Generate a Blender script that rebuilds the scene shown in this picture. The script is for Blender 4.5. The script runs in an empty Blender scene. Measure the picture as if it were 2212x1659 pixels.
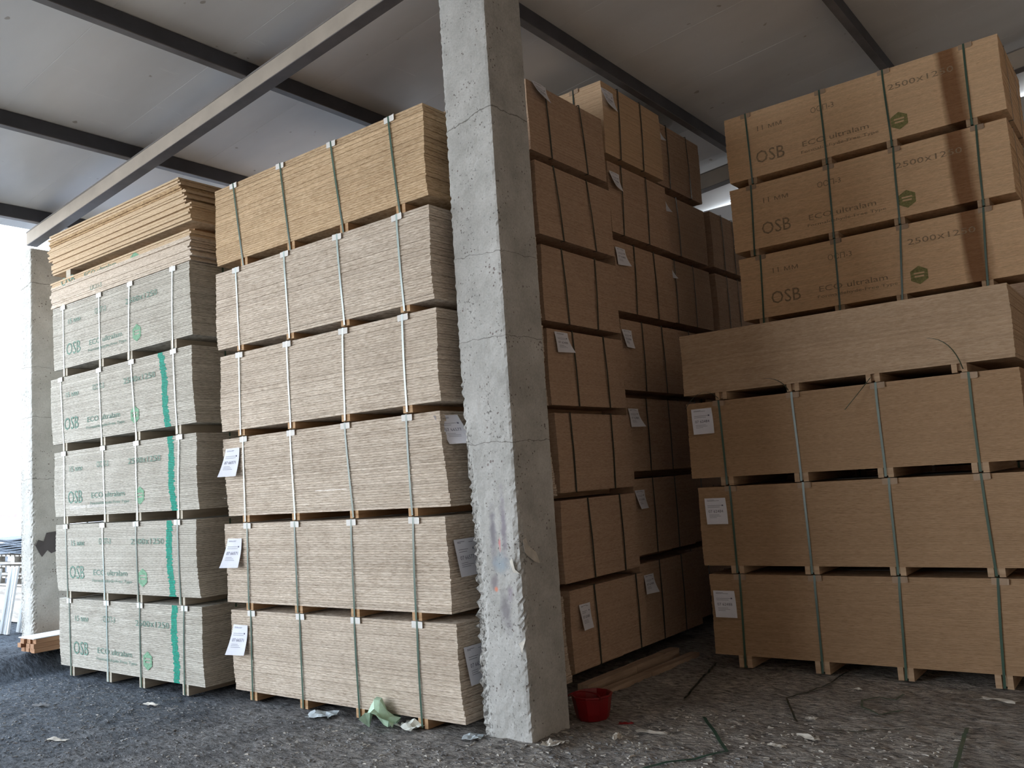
import bpy, math, random
from mathutils import Vector, Matrix, noise
random.seed(7)
S = bpy.context.scene
COL = S.collection

# ------------------------------------------------------------------ camera
F = 1877.4
cam_d = bpy.data.cameras.new('camera')
cam_d.sensor_width = 36.0
cam_d.lens = F / 2212 * 36.0
cam_d.clip_end = 300
cam = bpy.data.objects.new('camera', cam_d)
COL.objects.link(cam)
rv = Vector((-0.0828028, 0.65347873, -0.09870677))
R0 = Matrix.Rotation(rv.length, 3, rv.normalized())      # world (x, -z, y) -> camera (right, down, forward)
MT = R0.transposed()
def w_of(c):
    d = MT @ Vector(c)
    return Vector((d.x, d.z, -d.y))
right, down, fwd = w_of((1, 0, 0)), w_of((0, 1, 0)), w_of((0, 0, 1))
m3 = Matrix((right, -down, -fwd)).transposed()
cam.matrix_world = Matrix.Translation((0, 0, 1.64)) @ m3.to_4x4()
S.camera = cam

# ------------------------------------------------------------------ light and exposure
S.view_settings.view_transform = 'Standard'
S.view_settings.look = 'None'
S.view_settings.gamma = 1.0
S.view_settings.use_curve_mapping = False
S.view_settings.exposure = 0.66
world = bpy.data.worlds.new('sky')
S.world = world
world.use_nodes = True
wn = world.node_tree.nodes
wl = world.node_tree.links
bg = wn['Background']
bg.inputs['Strength'].default_value = 4.6
tc = wn.new('ShaderNodeTexCoord')
sp = wn.new('ShaderNodeSeparateXYZ')
wr = wn.new('ShaderNodeValToRGB')
wr.color_ramp.elements[0].position = 0.0
wr.color_ramp.elements[0].color = (1.20, 1.24, 1.28, 1)
wr.color_ramp.elements[1].position = 0.55
wr.color_ramp.elements[1].color = (0.50, 0.63, 0.80, 1)
wl.new(tc.outputs['Generated'], sp.inputs[0])
wl.new(sp.outputs['Z'], wr.inputs[0])
wl.new(wr.outputs[0], bg.inputs['Color'])

def portal(name, loc, rot, sx, sy):
    l = bpy.data.lights.new(name, 'AREA')
    l.shape = 'RECTANGLE'; l.size = sx; l.size_y = sy
    l.cycles.is_portal = True
    o = bpy.data.objects.new(name, l)
    o.location = loc; o.rotation_euler = rot
    COL.objects.link(o)
portal('daylight_portal', (-10.75, 2.0, 2.35), (0, math.radians(-90), 0), 4.8, 19.8)
portal('added_front_daylight_portal', (-8.8, -8.2, 2.6), (math.radians(90), 0, 0), 3.4, 5.2)  # unseen front opening, added to bring light to the far stacks

# ------------------------------------------------------------------ materials
def new_mat(name, rough=0.8, spec=0.3):
    m = bpy.data.materials.new(name)
    m.use_nodes = True
    nt = m.node_tree
    b = nt.nodes['Principled BSDF']
    b.inputs['Roughness'].default_value = rough
    b.inputs['Specular IOR Level'].default_value = spec
    return m, nt, b
def N(nt, t, **kw):
    n = nt.nodes.new(t)
    for k, v in kw.items():
        if k in n.inputs.keys(): n.inputs[k].default_value = v
        else: setattr(n, k, v)
    return n
def ramp(nt, fac, stops):
    r = nt.nodes.new('ShaderNodeValToRGB')
    e = r.color_ramp.elements
    while len(e) > len(stops): e.remove(e[-1])
    while len(e) < len(stops): e.new(0.5)
    for i, (p, c) in enumerate(stops):
        e[i].position = p
        e[i].color = (*c, 1) if len(c) == 3 else c
    nt.links.new(fac, r.inputs[0])
    return r.outputs[0]
def mapped(nt, scale=(1, 1, 1), loc=(0, 0, 0), rand=True):
    t = nt.nodes.new('ShaderNodeTexCoord')
    mp = nt.nodes.new('ShaderNodeMapping')
    mp.inputs['Scale'].default_value = scale
    mp.inputs['Location'].default_value = loc
    src = t.outputs['Object']
    if rand:
        oi = nt.nodes.new('ShaderNodeObjectInfo')
        mul = nt.nodes.new('ShaderNodeVectorMath'); mul.operation = 'ADD'
        sc = nt.nodes.new('ShaderNodeVectorMath'); sc.operation = 'SCALE'
        cb = nt.nodes.new('ShaderNodeCombineXYZ')
        for k in range(3): nt.links.new(oi.outputs['Random'], cb.inputs[k])
        nt.links.new(cb.outputs[0], sc.inputs[0]); sc.inputs['Scale'].default_value = 13.0
        nt.links.new(src, mul.inputs[0]); nt.links.new(sc.outputs[0], mul.inputs[1])
        src = mul.outputs[0]
    nt.links.new(src, mp.inputs[0])
    return mp.outputs[0]
def noise_tex(nt, vec, scale, detail=4, rough=0.6):
    n = N(nt, 'ShaderNodeTexNoise')
    n.inputs['Scale'].default_value = scale
    n.inputs['Detail'].default_value = detail
    n.inputs['Roughness'].default_value = rough
    nt.links.new(vec, n.inputs['Vector'])
    return n.outputs['Fac']
def mix(nt, a, b, fac, mode='MIX'):
    m = nt.nodes.new('ShaderNodeMix'); m.data_type = 'RGBA'; m.blend_type = mode
    for s, v in ((0, fac), (6, a), (7, b)):
        if hasattr(v, 'is_output'): nt.links.new(v, m.inputs[s])
        elif s == 0: m.inputs[0].default_value = v
        else: m.inputs[s].default_value = (*v, 1)
    return m.outputs[2]
def bump(nt, b, h, strength, dist=0.005):
    n = nt.nodes.new('ShaderNodeBump')
    n.inputs['Strength'].default_value = strength
    n.inputs['Distance'].default_value = dist
    nt.links.new(h, n.inputs['Height'])
    nt.links.new(n.outputs[0], b.inputs['Normal'])

def osb_mat(name, dark, mid, light, thick, contrast=1.0, stain=None, bumps=0.6):
    """Pressed strands seen on the board edges: flat slivers along the board, a tint for every board."""
    m, nt, b = new_mat(name, 0.85, 0.15)
    v = mapped(nt, (22, 22, 260))
    f1 = noise_tex(nt, v, 1.0, 3, 0.65)
    base = ramp(nt, f1, [(0.30, dark), (0.5, mid), (0.72, light)])
    v2 = mapped(nt, (3, 3, 5))
    f2 = noise_tex(nt, v2, 1.0, 2)
    base = mix(nt, base, ramp(nt, f2, [(0.3, (0.80, 0.78, 0.76)), (0.7, (1, 1, 1))]), 0.7 * contrast, 'MULTIPLY')
    # a tint per board
    t = nt.nodes.new('ShaderNodeTexCoord'); s = nt.nodes.new('ShaderNodeSeparateXYZ')
    nt.links.new(t.outputs['Object'], s.inputs[0])
    d = nt.nodes.new('ShaderNodeMath'); d.operation = 'DIVIDE'; d.inputs[1].default_value = thick
    nt.links.new(s.outputs['Z'], d.inputs[0])
    fl = nt.nodes.new('ShaderNodeMath'); fl.operation = 'FLOOR'; nt.links.new(d.outputs[0], fl.inputs[0])
    wnz = nt.nodes.new('ShaderNodeTexWhiteNoise'); wnz.noise_dimensions = '1D'
    nt.links.new(fl.outputs[0], wnz.inputs['W'])
    tint = ramp(nt, wnz.outputs['Value'], [(0, (0.84, 0.83, 0.82)), (1, (1.06, 1.06, 1.06))])
    base = mix(nt, base, tint, contrast, 'MULTIPLY')
    # sparse dark slivers
    v3 = mapped(nt, (30, 30, 150), (3, 1, 7))
    f3 = noise_tex(nt, v3, 1.0, 1)
    base = mix(nt, base, ramp(nt, f3, [(0.70, (1, 1, 1)), (0.76, (0.45, 0.38, 0.32))]), 0.6 * contrast, 'MULTIPLY')
    if stain:  # stain: function that multiplies a dark streak into the colour
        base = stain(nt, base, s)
    nt.links.new(base, b.inputs['Base Color'])
    bump(nt, b, f1, bumps, 0.006)
    return m

def dark_streak(nt, base, s):  # dark vertical streak multiplied into the board edges
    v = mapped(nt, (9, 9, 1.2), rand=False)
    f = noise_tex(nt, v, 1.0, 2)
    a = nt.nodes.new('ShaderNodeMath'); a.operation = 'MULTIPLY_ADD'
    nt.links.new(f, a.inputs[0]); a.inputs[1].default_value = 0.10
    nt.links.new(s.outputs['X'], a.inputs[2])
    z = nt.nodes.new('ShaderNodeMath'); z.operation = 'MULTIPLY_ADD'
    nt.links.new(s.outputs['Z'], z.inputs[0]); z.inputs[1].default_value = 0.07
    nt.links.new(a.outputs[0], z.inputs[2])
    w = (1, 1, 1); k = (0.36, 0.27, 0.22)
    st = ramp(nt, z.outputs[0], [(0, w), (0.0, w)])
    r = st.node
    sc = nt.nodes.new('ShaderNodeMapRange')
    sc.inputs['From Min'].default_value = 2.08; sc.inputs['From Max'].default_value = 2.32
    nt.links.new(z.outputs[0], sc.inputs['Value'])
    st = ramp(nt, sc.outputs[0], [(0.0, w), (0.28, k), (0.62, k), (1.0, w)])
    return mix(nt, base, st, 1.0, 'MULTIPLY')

M = {}
M['osb_pale'] = osb_mat('osb_pale', (0.30, 0.275, 0.23), (0.55, 0.525, 0.46), (0.74, 0.72, 0.65), 0.0155)
M['osb_tan'] = osb_mat('osb_tan', (0.36, 0.285, 0.21), (0.68, 0.585, 0.48), (0.88, 0.80, 0.70), 0.018)
M['osb_honey'] = osb_mat('osb_honey', (0.40, 0.265, 0.145), (0.66, 0.48, 0.30), (0.82, 0.65, 0.44), 0.018)
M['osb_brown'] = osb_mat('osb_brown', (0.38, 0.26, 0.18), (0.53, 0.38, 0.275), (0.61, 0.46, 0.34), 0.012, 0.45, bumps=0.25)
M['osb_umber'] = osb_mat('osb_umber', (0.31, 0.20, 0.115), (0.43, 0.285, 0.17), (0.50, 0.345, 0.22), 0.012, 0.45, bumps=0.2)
M['osb_daylit'] = osb_mat('osb_daylit', (0.54, 0.38, 0.25), (0.64, 0.46, 0.30), (0.70, 0.53, 0.37), 0.012, 0.4, bumps=0.25)  # brown boards, daylight on the topmost bundle put into the colour
M['osb_shelf'] = osb_mat('osb_shelf', (0.40, 0.28, 0.18), (0.52, 0.375, 0.25), (0.62, 0.475, 0.34), 0.018, 0.6, bumps=0.4)
M['osb_loose'] = osb_mat('osb_loose', (0.48, 0.35, 0.22), (0.62, 0.47, 0.31), (0.74, 0.60, 0.43), 0.018, 0.6, bumps=0.4)
M['osb_upper'] = osb_mat('osb_upper', (0.64, 0.43, 0.25), (0.82, 0.57, 0.35), (0.92, 0.68, 0.45), 0.012, 0.5, dark_streak, 0.3)
M['osb_weathered'] = osb_mat('osb_weathered', (0.16, 0.09, 0.05), (0.52, 0.36, 0.20), (0.74, 0.56, 0.34), 0.018, 1.0)

def wood_mat(name, a, c, scale=(3, 3, 40)):
    m, nt, b = new_mat(name, 0.8, 0.2)
    f = noise_tex(nt, mapped(nt, scale), 1.0, 4)
    nt.links.new(ramp(nt, f, [(0.3, a), (0.7, c)]), b.inputs['Base Color'])
    bump(nt, b, f, 0.3, 0.003)
    return m
M['bearer_pale'] = wood_mat('bearer_pale', (0.45, 0.40, 0.32), (0.62, 0.57, 0.47))
M['bearer_orange'] = wood_mat('bearer_orange', (0.38, 0.22, 0.11), (0.62, 0.42, 0.25))
M['bearer_brown'] = wood_mat('bearer_brown', (0.40, 0.27, 0.17), (0.58, 0.42, 0.28))
M['timber'] = wood_mat('timber', (0.30, 0.16, 0.09), (0.50, 0.30, 0.18), (25, 2, 40))
M['old_wood'] = wood_mat('old_wood', (0.26, 0.18, 0.13), (0.45, 0.34, 0.25), (20, 2, 20))
M['grey_wood'] = wood_mat('grey_wood', (0.30, 0.27, 0.24), (0.62, 0.58, 0.52), (3, 20, 20))

def plain(name, c, rough=0.6, spec=0.3, var=0.15, sc=6.0, bmp=0.0, metallic=0.0):
    m, nt, b = new_mat(name, rough, spec)
    f = noise_tex(nt, mapped(nt), sc, 4)
    lo = tuple(x * (1 - var) for x in c); hi = tuple(min(1, x * (1 + var)) for x in c)
    nt.links.new(ramp(nt, f, [(0.3, lo), (0.7, hi)]), b.inputs['Base Color'])
    b.inputs['Metallic'].default_value = metallic
    if bmp: bump(nt, b, f, bmp, 0.004)
    return m
M['strap_sheen'] = plain('strap_sheen', (0.40, 0.50, 0.48), 0.22, 0.9)  # green strap with its pale sky reflection put into the colour
M['strap_green'] = plain('strap_green', (0.045, 0.10, 0.07), 0.30, 0.7)
M['strap_dark'] = plain('strap_dark', (0.035, 0.045, 0.035), 0.35, 0.6)
M['protector'] = plain('protector', (0.74, 0.73, 0.70), 0.7, 0.2, 0.08)
M['protector_brown'] = plain('protector_brown', (0.42, 0.31, 0.22), 0.8, 0.2, 0.08)
M['paper'] = plain('paper', (0.80, 0.82, 0.90), 0.7, 0.2, 0.05)
M['ink'] = plain('ink', (0.16, 0.17, 0.24), 0.8, 0.1)
M['print_green'] = plain('print_green', (0.17, 0.27, 0.22), 0.85, 0.1, 0.35, 60)
M['print_brown'] = plain('print_brown', (0.33, 0.24, 0.155), 0.85, 0.1, 0.35, 60)
M['logo_green'] = plain('logo_green', (0.20, 0.36, 0.24), 0.85, 0.1, 0.35, 60)
M['logo_olive'] = plain('logo_olive', (0.25, 0.235, 0.10), 0.85, 0.1, 0.35, 60)
M['stripe'] = plain('stripe', (0.005, 0.26, 0.18), 0.7, 0.2, 0.35, 40)
M['steel'] = plain('steel', (0.055, 0.058, 0.07), 0.5, 0.4, 0.25, 3)
M['steel_light'] = plain('steel_light', (0.15, 0.14, 0.14), 0.5, 0.4, 0.25, 3)
M['rafter'] = plain('rafter', (0.42, 0.37, 0.31), 0.7, 0.25, 0.12, 2.5, 0.15)
M['rafter_plate'] = plain('rafter_plate', (0.20, 0.19, 0.18), 0.6, 0.3, 0.2, 4)
M['red'] = plain('red', (0.20, 0.004, 0.007), 0.35, 0.5, 0.15, 8)
M['white_sheet'] = plain('white_sheet', (0.78, 0.82, 0.84), 0.5, 0.3, 0.08)
M['wall'] = plain('wall', (0.82, 0.81, 0.80), 0.85, 0.3, 0.05, 1.0)
M['wall_warm'] = plain('wall_warm', (0.66, 0.52, 0.40), 0.7, 0.2, 0.08, 1.0)  # tan chosen so the unseen walls bounce warm light
M['film'] = plain('film', (0.82, 0.84, 0.92), 0.4, 0.4, 0.12, 3, 0.4)
M['pink'] = plain('pink', (0.75, 0.25, 0.35), 0.6, 0.3)
M['tar'] = plain('tar', (0.10, 0.13, 0.17), 0.6, 0.3, 0.4, 25, 0.5)
M['bag'] = plain('bag', (0.40, 0.57, 0.42), 0.4, 0.4, 0.5, 7, 0.3)
M['bag_pale'] = plain('bag_pale', (0.62, 0.64, 0.58), 0.4, 0.4, 0.3, 9, 0.3)
M['scrap'] = plain('scrap', (0.55, 0.52, 0.46), 0.7, 0.2, 0.2, 12)
M['scrap_blue'] = plain('scrap_blue', (0.46, 0.52, 0.55), 0.5, 0.3, 0.3, 20)

def panel_mat():
    m, nt, b = new_mat('roof_panel', 0.32, 0.5)
    f = noise_tex(nt, mapped(nt, (0.8, 2.0, 1)), 1.0, 3)
    base = ramp(nt, f, [(0.3, (0.72, 0.72, 0.71)), (0.7, (0.80, 0.80, 0.79))])
    # thin pale scratches
    fs = noise_tex(nt, mapped(nt, (18, 1.1, 1), (4, 2, 0)), 1.0, 2)
    base = mix(nt, base, ramp(nt, fs, [(0.725, (0, 0, 0)), (0.74, (0.16, 0.16, 0.15)), (0.75, (0, 0, 0))]), 0.6, 'ADD')
    fd = noise_tex(nt, mapped(nt, (9, 9, 9)), 1.0, 1)
    base = mix(nt, base, ramp(nt, fd, [(0.76, (1, 1, 1)), (0.79, (0.5, 0.45, 0.4))]), 0.8, 'MULTIPLY')
    nt.links.new(base, b.inputs['Base Color'])
    nt.links.new(ramp(nt, f, [(0.2, (0.28,) * 3), (0.8, (0.45,) * 3)]), b.inputs['Roughness'])
    fb = noise_tex(nt, mapped(nt, (0.9, 0.9, 0.9)), 1.0, 1)
    bump(nt, b, fb, 0.25, 0.05)
    return m
M['panel'] = panel_mat()

def concrete_mat(name, c1, c2, stains=False):
    m, nt, b = new_mat(name, 0.85, 0.2)
    f = noise_tex(nt, mapped(nt, rand=False), 4.0, 6, 0.65)
    base = ramp(nt, f, [(0.28, c1), (0.68, c2)])
    fg = noise_tex(nt, mapped(nt, rand=False), 70.0, 2)
    base = mix(nt, base, ramp(nt, fg, [(0.3, (0.82, 0.82, 0.82)), (0.6, (1, 1, 1))]), 0.8, 'MULTIPLY')
    # pits
    vo = nt.nodes.new('ShaderNodeTexVoronoi'); vo.inputs['Scale'].default_value = 34
    nt.links.new(mapped(nt, rand=False), vo.inputs['Vector'])
    pm = noise_tex(nt, mapped(nt, rand=False), 7.0, 2)
    a = nt.nodes.new('ShaderNodeMath'); a.operation = 'SUBTRACT'
    nt.links.new(pm, a.inputs[0]); nt.links.new(vo.outputs['Distance'], a.inputs[1])
    pit = ramp(nt, a.outputs[0], [(0.385, (1, 1, 1)), (0.45, (0.36, 0.29, 0.28))])
    base = mix(nt, base, pit, 0.8, 'MULTIPLY')
    # streaky pits and the bare aggregate where the arrises are knocked off
    tq = nt.nodes.new('ShaderNodeTexCoord'); sq = nt.nodes.new('ShaderNodeSeparateXYZ'); nt.links.new(tq.outputs['Object'], sq.inputs[0])
    ff = noise_tex(nt, mapped(nt, (60, 60, 42), rand=False), 1.0, 2)
    fm = noise_tex(nt, mapped(nt, (5, 5, 2.2), (3, 0, 1), rand=False), 1.0, 2)
    ed = nt.nodes.new('ShaderNodeMapRange'); ed.inputs['From Min'].default_value = .11; ed.inputs['From Max'].default_value = .0
    ed.inputs['To Min'].default_value = 0.0; ed.inputs['To Max'].default_value = 0.24
    nt.links.new(sq.outputs['X'], ed.inputs['Value'])
    zz = nt.nodes.new('ShaderNodeMapRange'); zz.inputs['From Min'].default_value = 2.6; zz.inputs['From Max'].default_value = 1.3
    nt.links.new(sq.outputs['Z'], zz.inputs['Value'])
    em = nt.nodes.new('ShaderNodeMath'); em.operation = 'MULTIPLY'; nt.links.new(ed.outputs[0], em.inputs[0]); nt.links.new(zz.outputs[0], em.inputs[1])
    s1 = nt.nodes.new('ShaderNodeMath'); s1.operation = 'ADD'; nt.links.new(ff, s1.inputs[0]); nt.links.new(em.outputs[0], s1.inputs[1])
    s2 = nt.nodes.new('ShaderNodeMath'); s2.operation = 'MULTIPLY_ADD'; nt.links.new(fm, s2.inputs[0]); s2.inputs[1].default_value = .45; nt.links.new(s1.outputs[0], s2.inputs[2])
    fy = nt.nodes.new('ShaderNodeMath'); fy.operation = 'LESS_THAN'; fy.inputs[1].default_value = .05
    nt.links.new(sq.outputs['Y'], fy.inputs[0])
    fx = nt.nodes.new('ShaderNodeMath'); fx.operation = 'MULTIPLY'; fx.inputs[1].default_value = .9; nt.links.new(fy.outputs[0], fx.inputs[0])
    base = mix(nt, base, ramp(nt, s2.outputs[0], [(0.86, (1, 1, 1)), (0.93, (0.32, 0.31, 0.30))]), fx.outputs[0], 'MULTIPLY')
    # a few hair cracks along the shuttering joints
    tc_ = nt.nodes.new('ShaderNodeTexCoord'); se = nt.nodes.new('ShaderNodeSeparateXYZ')
    nt.links.new(tc_.outputs['Object'], se.inputs[0])
    fc = noise_tex(nt, mapped(nt, rand=False), 9.0, 3)
    for (z0, sl, wd) in ((4.10, -0.20, .004), (2.62, .0, .0022), (1.93, .0, .0025), (3.2, 0.03, .0018)):
        a1 = nt.nodes.new('ShaderNodeMath'); a1.operation = 'MULTIPLY_ADD'
        nt.links.new(se.outputs['X'], a1.inputs[0]); a1.inputs[1].default_value = sl; nt.links.new(se.outputs['Z'], a1.inputs[2])
        a2 = nt.nodes.new('ShaderNodeMath'); a2.operation = 'MULTIPLY_ADD'
        nt.links.new(fc, a2.inputs[0]); a2.inputs[1].default_value = .06; nt.links.new(a1.outputs[0], a2.inputs[2])
        a3 = nt.nodes.new('ShaderNodeMath'); a3.operation = 'SUBTRACT'; nt.links.new(a2.outputs[0], a3.inputs[0]); a3.inputs[1].default_value = z0 + .03
        a4 = nt.nodes.new('ShaderNodeMath'); a4.operation = 'ABSOLUTE'; nt.links.new(a3.outputs[0], a4.inputs[0])
        a5 = nt.nodes.new('ShaderNodeMath'); a5.operation = 'GREATER_THAN'; nt.links.new(a4.outputs[0], a5.inputs[0]); a5.inputs[1].default_value = wd
        base = mix(nt, base, ramp(nt, a5.outputs[0], [(0, (0.40, 0.39, 0.37)), (1, (1, 1, 1))]), .9, 'MULTIPLY')
    if stains:
        t = nt.nodes.new('ShaderNodeTexCoord')
        for (x, z, rx, rz, col) in stains:
            mp = nt.nodes.new('ShaderNodeMapping')
            mp.vector_type = 'POINT'
            mp.inputs['Location'].default_value = (-x / rx, 0, -z / rz)
            mp.inputs['Scale'].default_value = (1 / rx, 0.0, 1 / rz)
            nt.links.new(t.outputs['Object'], mp.inputs[0])
            ns = nt.nodes.new('ShaderNodeTexNoise'); ns.inputs['Scale'].default_value = 18
            nt.links.new(t.outputs['Object'], ns.inputs['Vector'])
            ln = nt.nodes.new('ShaderNodeVectorMath'); ln.operation = 'LENGTH'
            nt.links.new(mp.outputs[0], ln.inputs[0])
            ad = nt.nodes.new('ShaderNodeMath'); ad.operation = 'MULTIPLY_ADD'
            nt.links.new(ns.outputs['Fac'], ad.inputs[0]); ad.inputs[1].default_value = 1.3
            nt.links.new(ln.outputs['Value'], ad.inputs[2])
            mk = ramp(nt, ad.outputs[0], [(0.45, (1, 1, 1)), (1.0, (0, 0, 0))])
            mk.node.color_ramp.elements[0].position = 0.75
            sc = nt.nodes.new('ShaderNodeMath'); sc.operation = 'MULTIPLY'; sc.inputs[1].default_value = 0.5
            nt.links.new(ad.outputs[0], sc.inputs[0])
            mk = ramp(nt, sc.outputs[0], [(0.45, (1, 1, 1)), (0.85, (0, 0, 0))])
            base = mix(nt, base, col, mk)
    nt.links.new(base, b.inputs['Base Color'])
    h = mix(nt, pit, f, 0.5)
    bump(nt, b, h, 0.6, 0.012)
    return m
M['concrete'] = concrete_mat('concrete', (0.38, 0.38, 0.36), (0.57, 0.57, 0.55),
    [(0.20, 1.32, 0.035, 0.26, (0.26, 0.25, 0.27)), (0.29, 1.38, 0.03, 0.30, (0.30, 0.28, 0.31)), (0.25, 1.15, 0.07, 0.08, (0.33, 0.38, 0.42)),
     (0.27, 0.85, 0.06, 0.16, (0.26, 0.25, 0.26)), (0.19, 1.03, 0.04, 0.07, (0.28, 0.26, 0.27)), (0.25, 1.28, 0.012, 0.05, (0.65, 0.30, 0.30)),
     (0.20, 0.99, 0.018, 0.022, (0.72, 0.28, 0.18)), (0.31, 0.97, 0.03, 0.06, (0.33, 0.30, 0.33))])
M['concrete_far'] = concrete_mat('concrete_far', (0.42, 0.41, 0.37), (0.60, 0.59, 0.55))
M['dark_patch'] = plain('dark_patch', (0.10, 0.09, 0.09), 0.8, 0.2)

def dirt_mat():
    m, nt, b = new_mat('dirt', 0.85, 0.25)
    v = mapped(nt, rand=False)
    f = noise_tex(nt, v, 2.0, 5, 0.65)
    dark = ramp(nt, f, [(0.3, (0.060, 0.070, 0.085)), (0.7, (0.115, 0.130, 0.150))])
    dust = ramp(nt, f, [(0.3, (0.30, 0.275, 0.25)), (0.7, (0.46, 0.43, 0.39))])
    # daylight fall-off evened out in the colour: dark bluish earth on the open side, paler chip dust at right
    tcd = nt.nodes.new('ShaderNodeTexCoord'); sd = nt.nodes.new('ShaderNodeSeparateXYZ'); nt.links.new(tcd.outputs['Object'], sd.inputs[0])
    ad = nt.nodes.new('ShaderNodeMath'); ad.operation = 'MULTIPLY_ADD'; nt.links.new(f, ad.inputs[0]); ad.inputs[1].default_value = 2.5
    nt.links.new(sd.outputs['X'], ad.inputs[2])
    mr = nt.nodes.new('ShaderNodeMapRange'); mr.inputs['From Min'].default_value = -5.6; mr.inputs['From Max'].default_value = -1.4
    nt.links.new(ad.outputs[0], mr.inputs['Value'])
    base = mix(nt, dark, dust, mr.outputs[0])
    v2 = mapped(nt, (16, 45, 20), rand=False)
    f2 = noise_tex(nt, v2, 1.0, 4, 0.7)
    base = mix(nt, base, ramp(nt, f2, [(0.34, (0.28, 0.28, 0.29)), (0.5, (1, 1, 1)), (0.66, (1.7, 1.68, 1.65))]), 0.9, 'MULTIPLY')
    nt.links.new(base, b.inputs['Base Color'])
    bump(nt, b, f2, 1.0, 0.05)
    return m
M['dirt'] = dirt_mat()
M['chip'] = plain('chip', (0.21, 0.21, 0.21), 0.8, 0.2, 0.5, 9)
M['chip_light'] = plain('chip_light', (0.50, 0.47, 0.42), 0.8, 0.2, 0.3, 9)

# ------------------------------------------------------------------ mesh helpers
class MB:
    def __init__(self): self.v = []; self.f = []
    def box(self, x0, x1, y0, y1, z0, z1):
        n = len(self.v)
        self.v += [(x0, y0, z0), (x1, y0, z0), (x1, y1, z0), (x0, y1, z0), (x0, y0, z1), (x1, y0, z1), (x1, y1, z1), (x0, y1, z1)]
        self.f += [tuple(n + i for i in q) for q in ((0, 3, 2, 1), (4, 5, 6, 7), (0, 1, 5, 4), (1, 2, 6, 5), (2, 3, 7, 6), (3, 0, 4, 7))]
        return self
    def hexa(self, p):       # eight corners, bottom ring then top ring
        n = len(self.v); self.v += [tuple(q) for q in p]
        self.f += [tuple(n + i for i in q) for q in ((0, 3, 2, 1), (4, 5, 6, 7), (0, 1, 5, 4), (1, 2, 6, 5), (2, 3, 7, 6), (3, 0, 4, 7))]
        return self
    def ribbon(self, pts, wdir, w, t=0.0012, nrm=None):
        """A flat band of width w along pts; wdir is the width direction, thickness t."""
        P = [Vector(p) for p in pts]; W = Vector(wdir).normalized() * (w / 2)
        n = len(self.v); k = len(P)
        for i, p in enumerate(P):
            d = (P[min(i + 1, k - 1)] - P[max(i - 1, 0)]).normalized()
            nn = W.cross(d)
            nn = nn.normalized() * (t / 2) if nn.length > 1e-9 else Vector((0, 0, t / 2))
            for q in (p - W - nn, p + W - nn, p + W + nn, p - W + nn): self.v.append(tuple(q))
        for i in range(k - 1):
            a = n + 4 * i; b2 = a + 4
            for j in range(4): self.f.append((a + j, a + (j + 1) % 4, b2 + (j + 1) % 4, b2 + j))
        self.f.append((n + 3, n + 2, n + 1, n)); e = n + 4 * (k - 1)
        self.f.append((e, e + 1, e + 2, e + 3))
        return self
    def mesh(self, name, mat):
        me = bpy.data.meshes.new(name)
        me.from_pydata(self.v, [], self.f); me.update()
        if mat: me.materials.append(mat)
        return me
    def obj(self, name, mat, parent=None, kind=None, smooth=False):
        return put(name, self.mesh(name, mat), parent, kind, smooth)
def put(name, me, parent=None, kind=None, smooth=False):
    o = bpy.data.objects.new(name, me); COL.objects.link(o)
    if parent: o.parent = parent
    if kind: o['kind'] = kind
    if smooth: me.polygons.foreach_set('use_smooth', [True] * len(me.polygons))
    return o
def tag(o, label=None, cat=None, group=None, kind=None):
    if label: o['label'] = label
    if cat: o['category'] = cat
    if group: o['group'] = group
    if kind: o['kind'] = kind
    return o
def thing(name, loc, label, cat, group=None, rz=0.0):
    o = bpy.data.objects.new(name, None); COL.objects.link(o)
    o.location = loc; o.rotation_euler = (0, 0, rz); o.empty_display_size = 0.1
    return tag(o, label, cat, group)

_text_cache = {}
def text_data(s, h, width=None):
    key = (s, h, width)
    if key in _text_cache: return _text_cache[key]
    c = bpy.data.curves.new('lettering', 'FONT')
    c.body = s; c.size = 1.0; c.resolution_u = 2
    o = bpy.data.objects.new('lettering_source', c)
    me = bpy.data.meshes.new_from_object(o)
    vs = [tuple(v.co) for v in me.vertices]; fs = [tuple(p.vertices) for p in me.polygons]
    bpy.data.objects.remove(o); bpy.data.curves.remove(c); bpy.data.meshes.remove(me)
    xs = [v[0] for v in vs]; ys = [v[1] for v in vs]
    x0, x1, y0, y1 = min(xs), max(xs), min(ys), max(ys)
    sy = h / (y1 - y0); sx = width / (x1 - x0) if width else sy
    r = ([((v[0] - x0) * sx, (v[1] - y0) * sy) for v in vs], fs)
    _text_cache[key] = r
    return r
def text_on_front(mb, s, x, z, h, width=None, y=-0.0016, slant=0.0):
    vs, fs = text_data(s, h, width)
    n = len(mb.v)
    mb.v += [(x + a + slant * b, y, z + b) for a, b in vs]
    mb.f += [tuple(n + i for i in f) for f in fs]

# ------------------------------------------------------------------ ground level
def sstep(a, b, x):
    t = max(0, min(1, (x - a) / (b - a))); return t * t * (3 - 2 * t)
def ground(x, y, fine=True):
    z = -0.012 + 0.19 * sstep(-9.25, -9.75, x)
    if fine:
        z += 0.010 * noise.noise(Vector((x * 2.1, y * 2.6, 0))) + 0.010 * noise.noise(Vector((x * 7, y * 14, 3)))
        z += 0.012 * noise.noise(Vector((x * 11, y * 26, 5)))
    d = math.hypot(x + 3.6, (y - 4.5))
    z += 0.03 * max(0, 1 - d / 0.7)
    return z
def axis(a, b, c, d, fine, coarse):
    out = []; x = a
    while x < d:
        out.append(x)
        if b <= x < c: x += fine
        else:
            dist = (b - x) if x < b else (x - c)
            step = min(coarse, fine + dist * 0.25)
            if x < b: step = max(min(step, b - x), fine * 0.5)
            x += step
    out.append(d); return out
xs = axis(-45, -11.5, 0.0, 4.0, 0.035, 2.0)
ys = axis(-10.0, 2.0, 7.0, 40, 0.025, 2.0)
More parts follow.
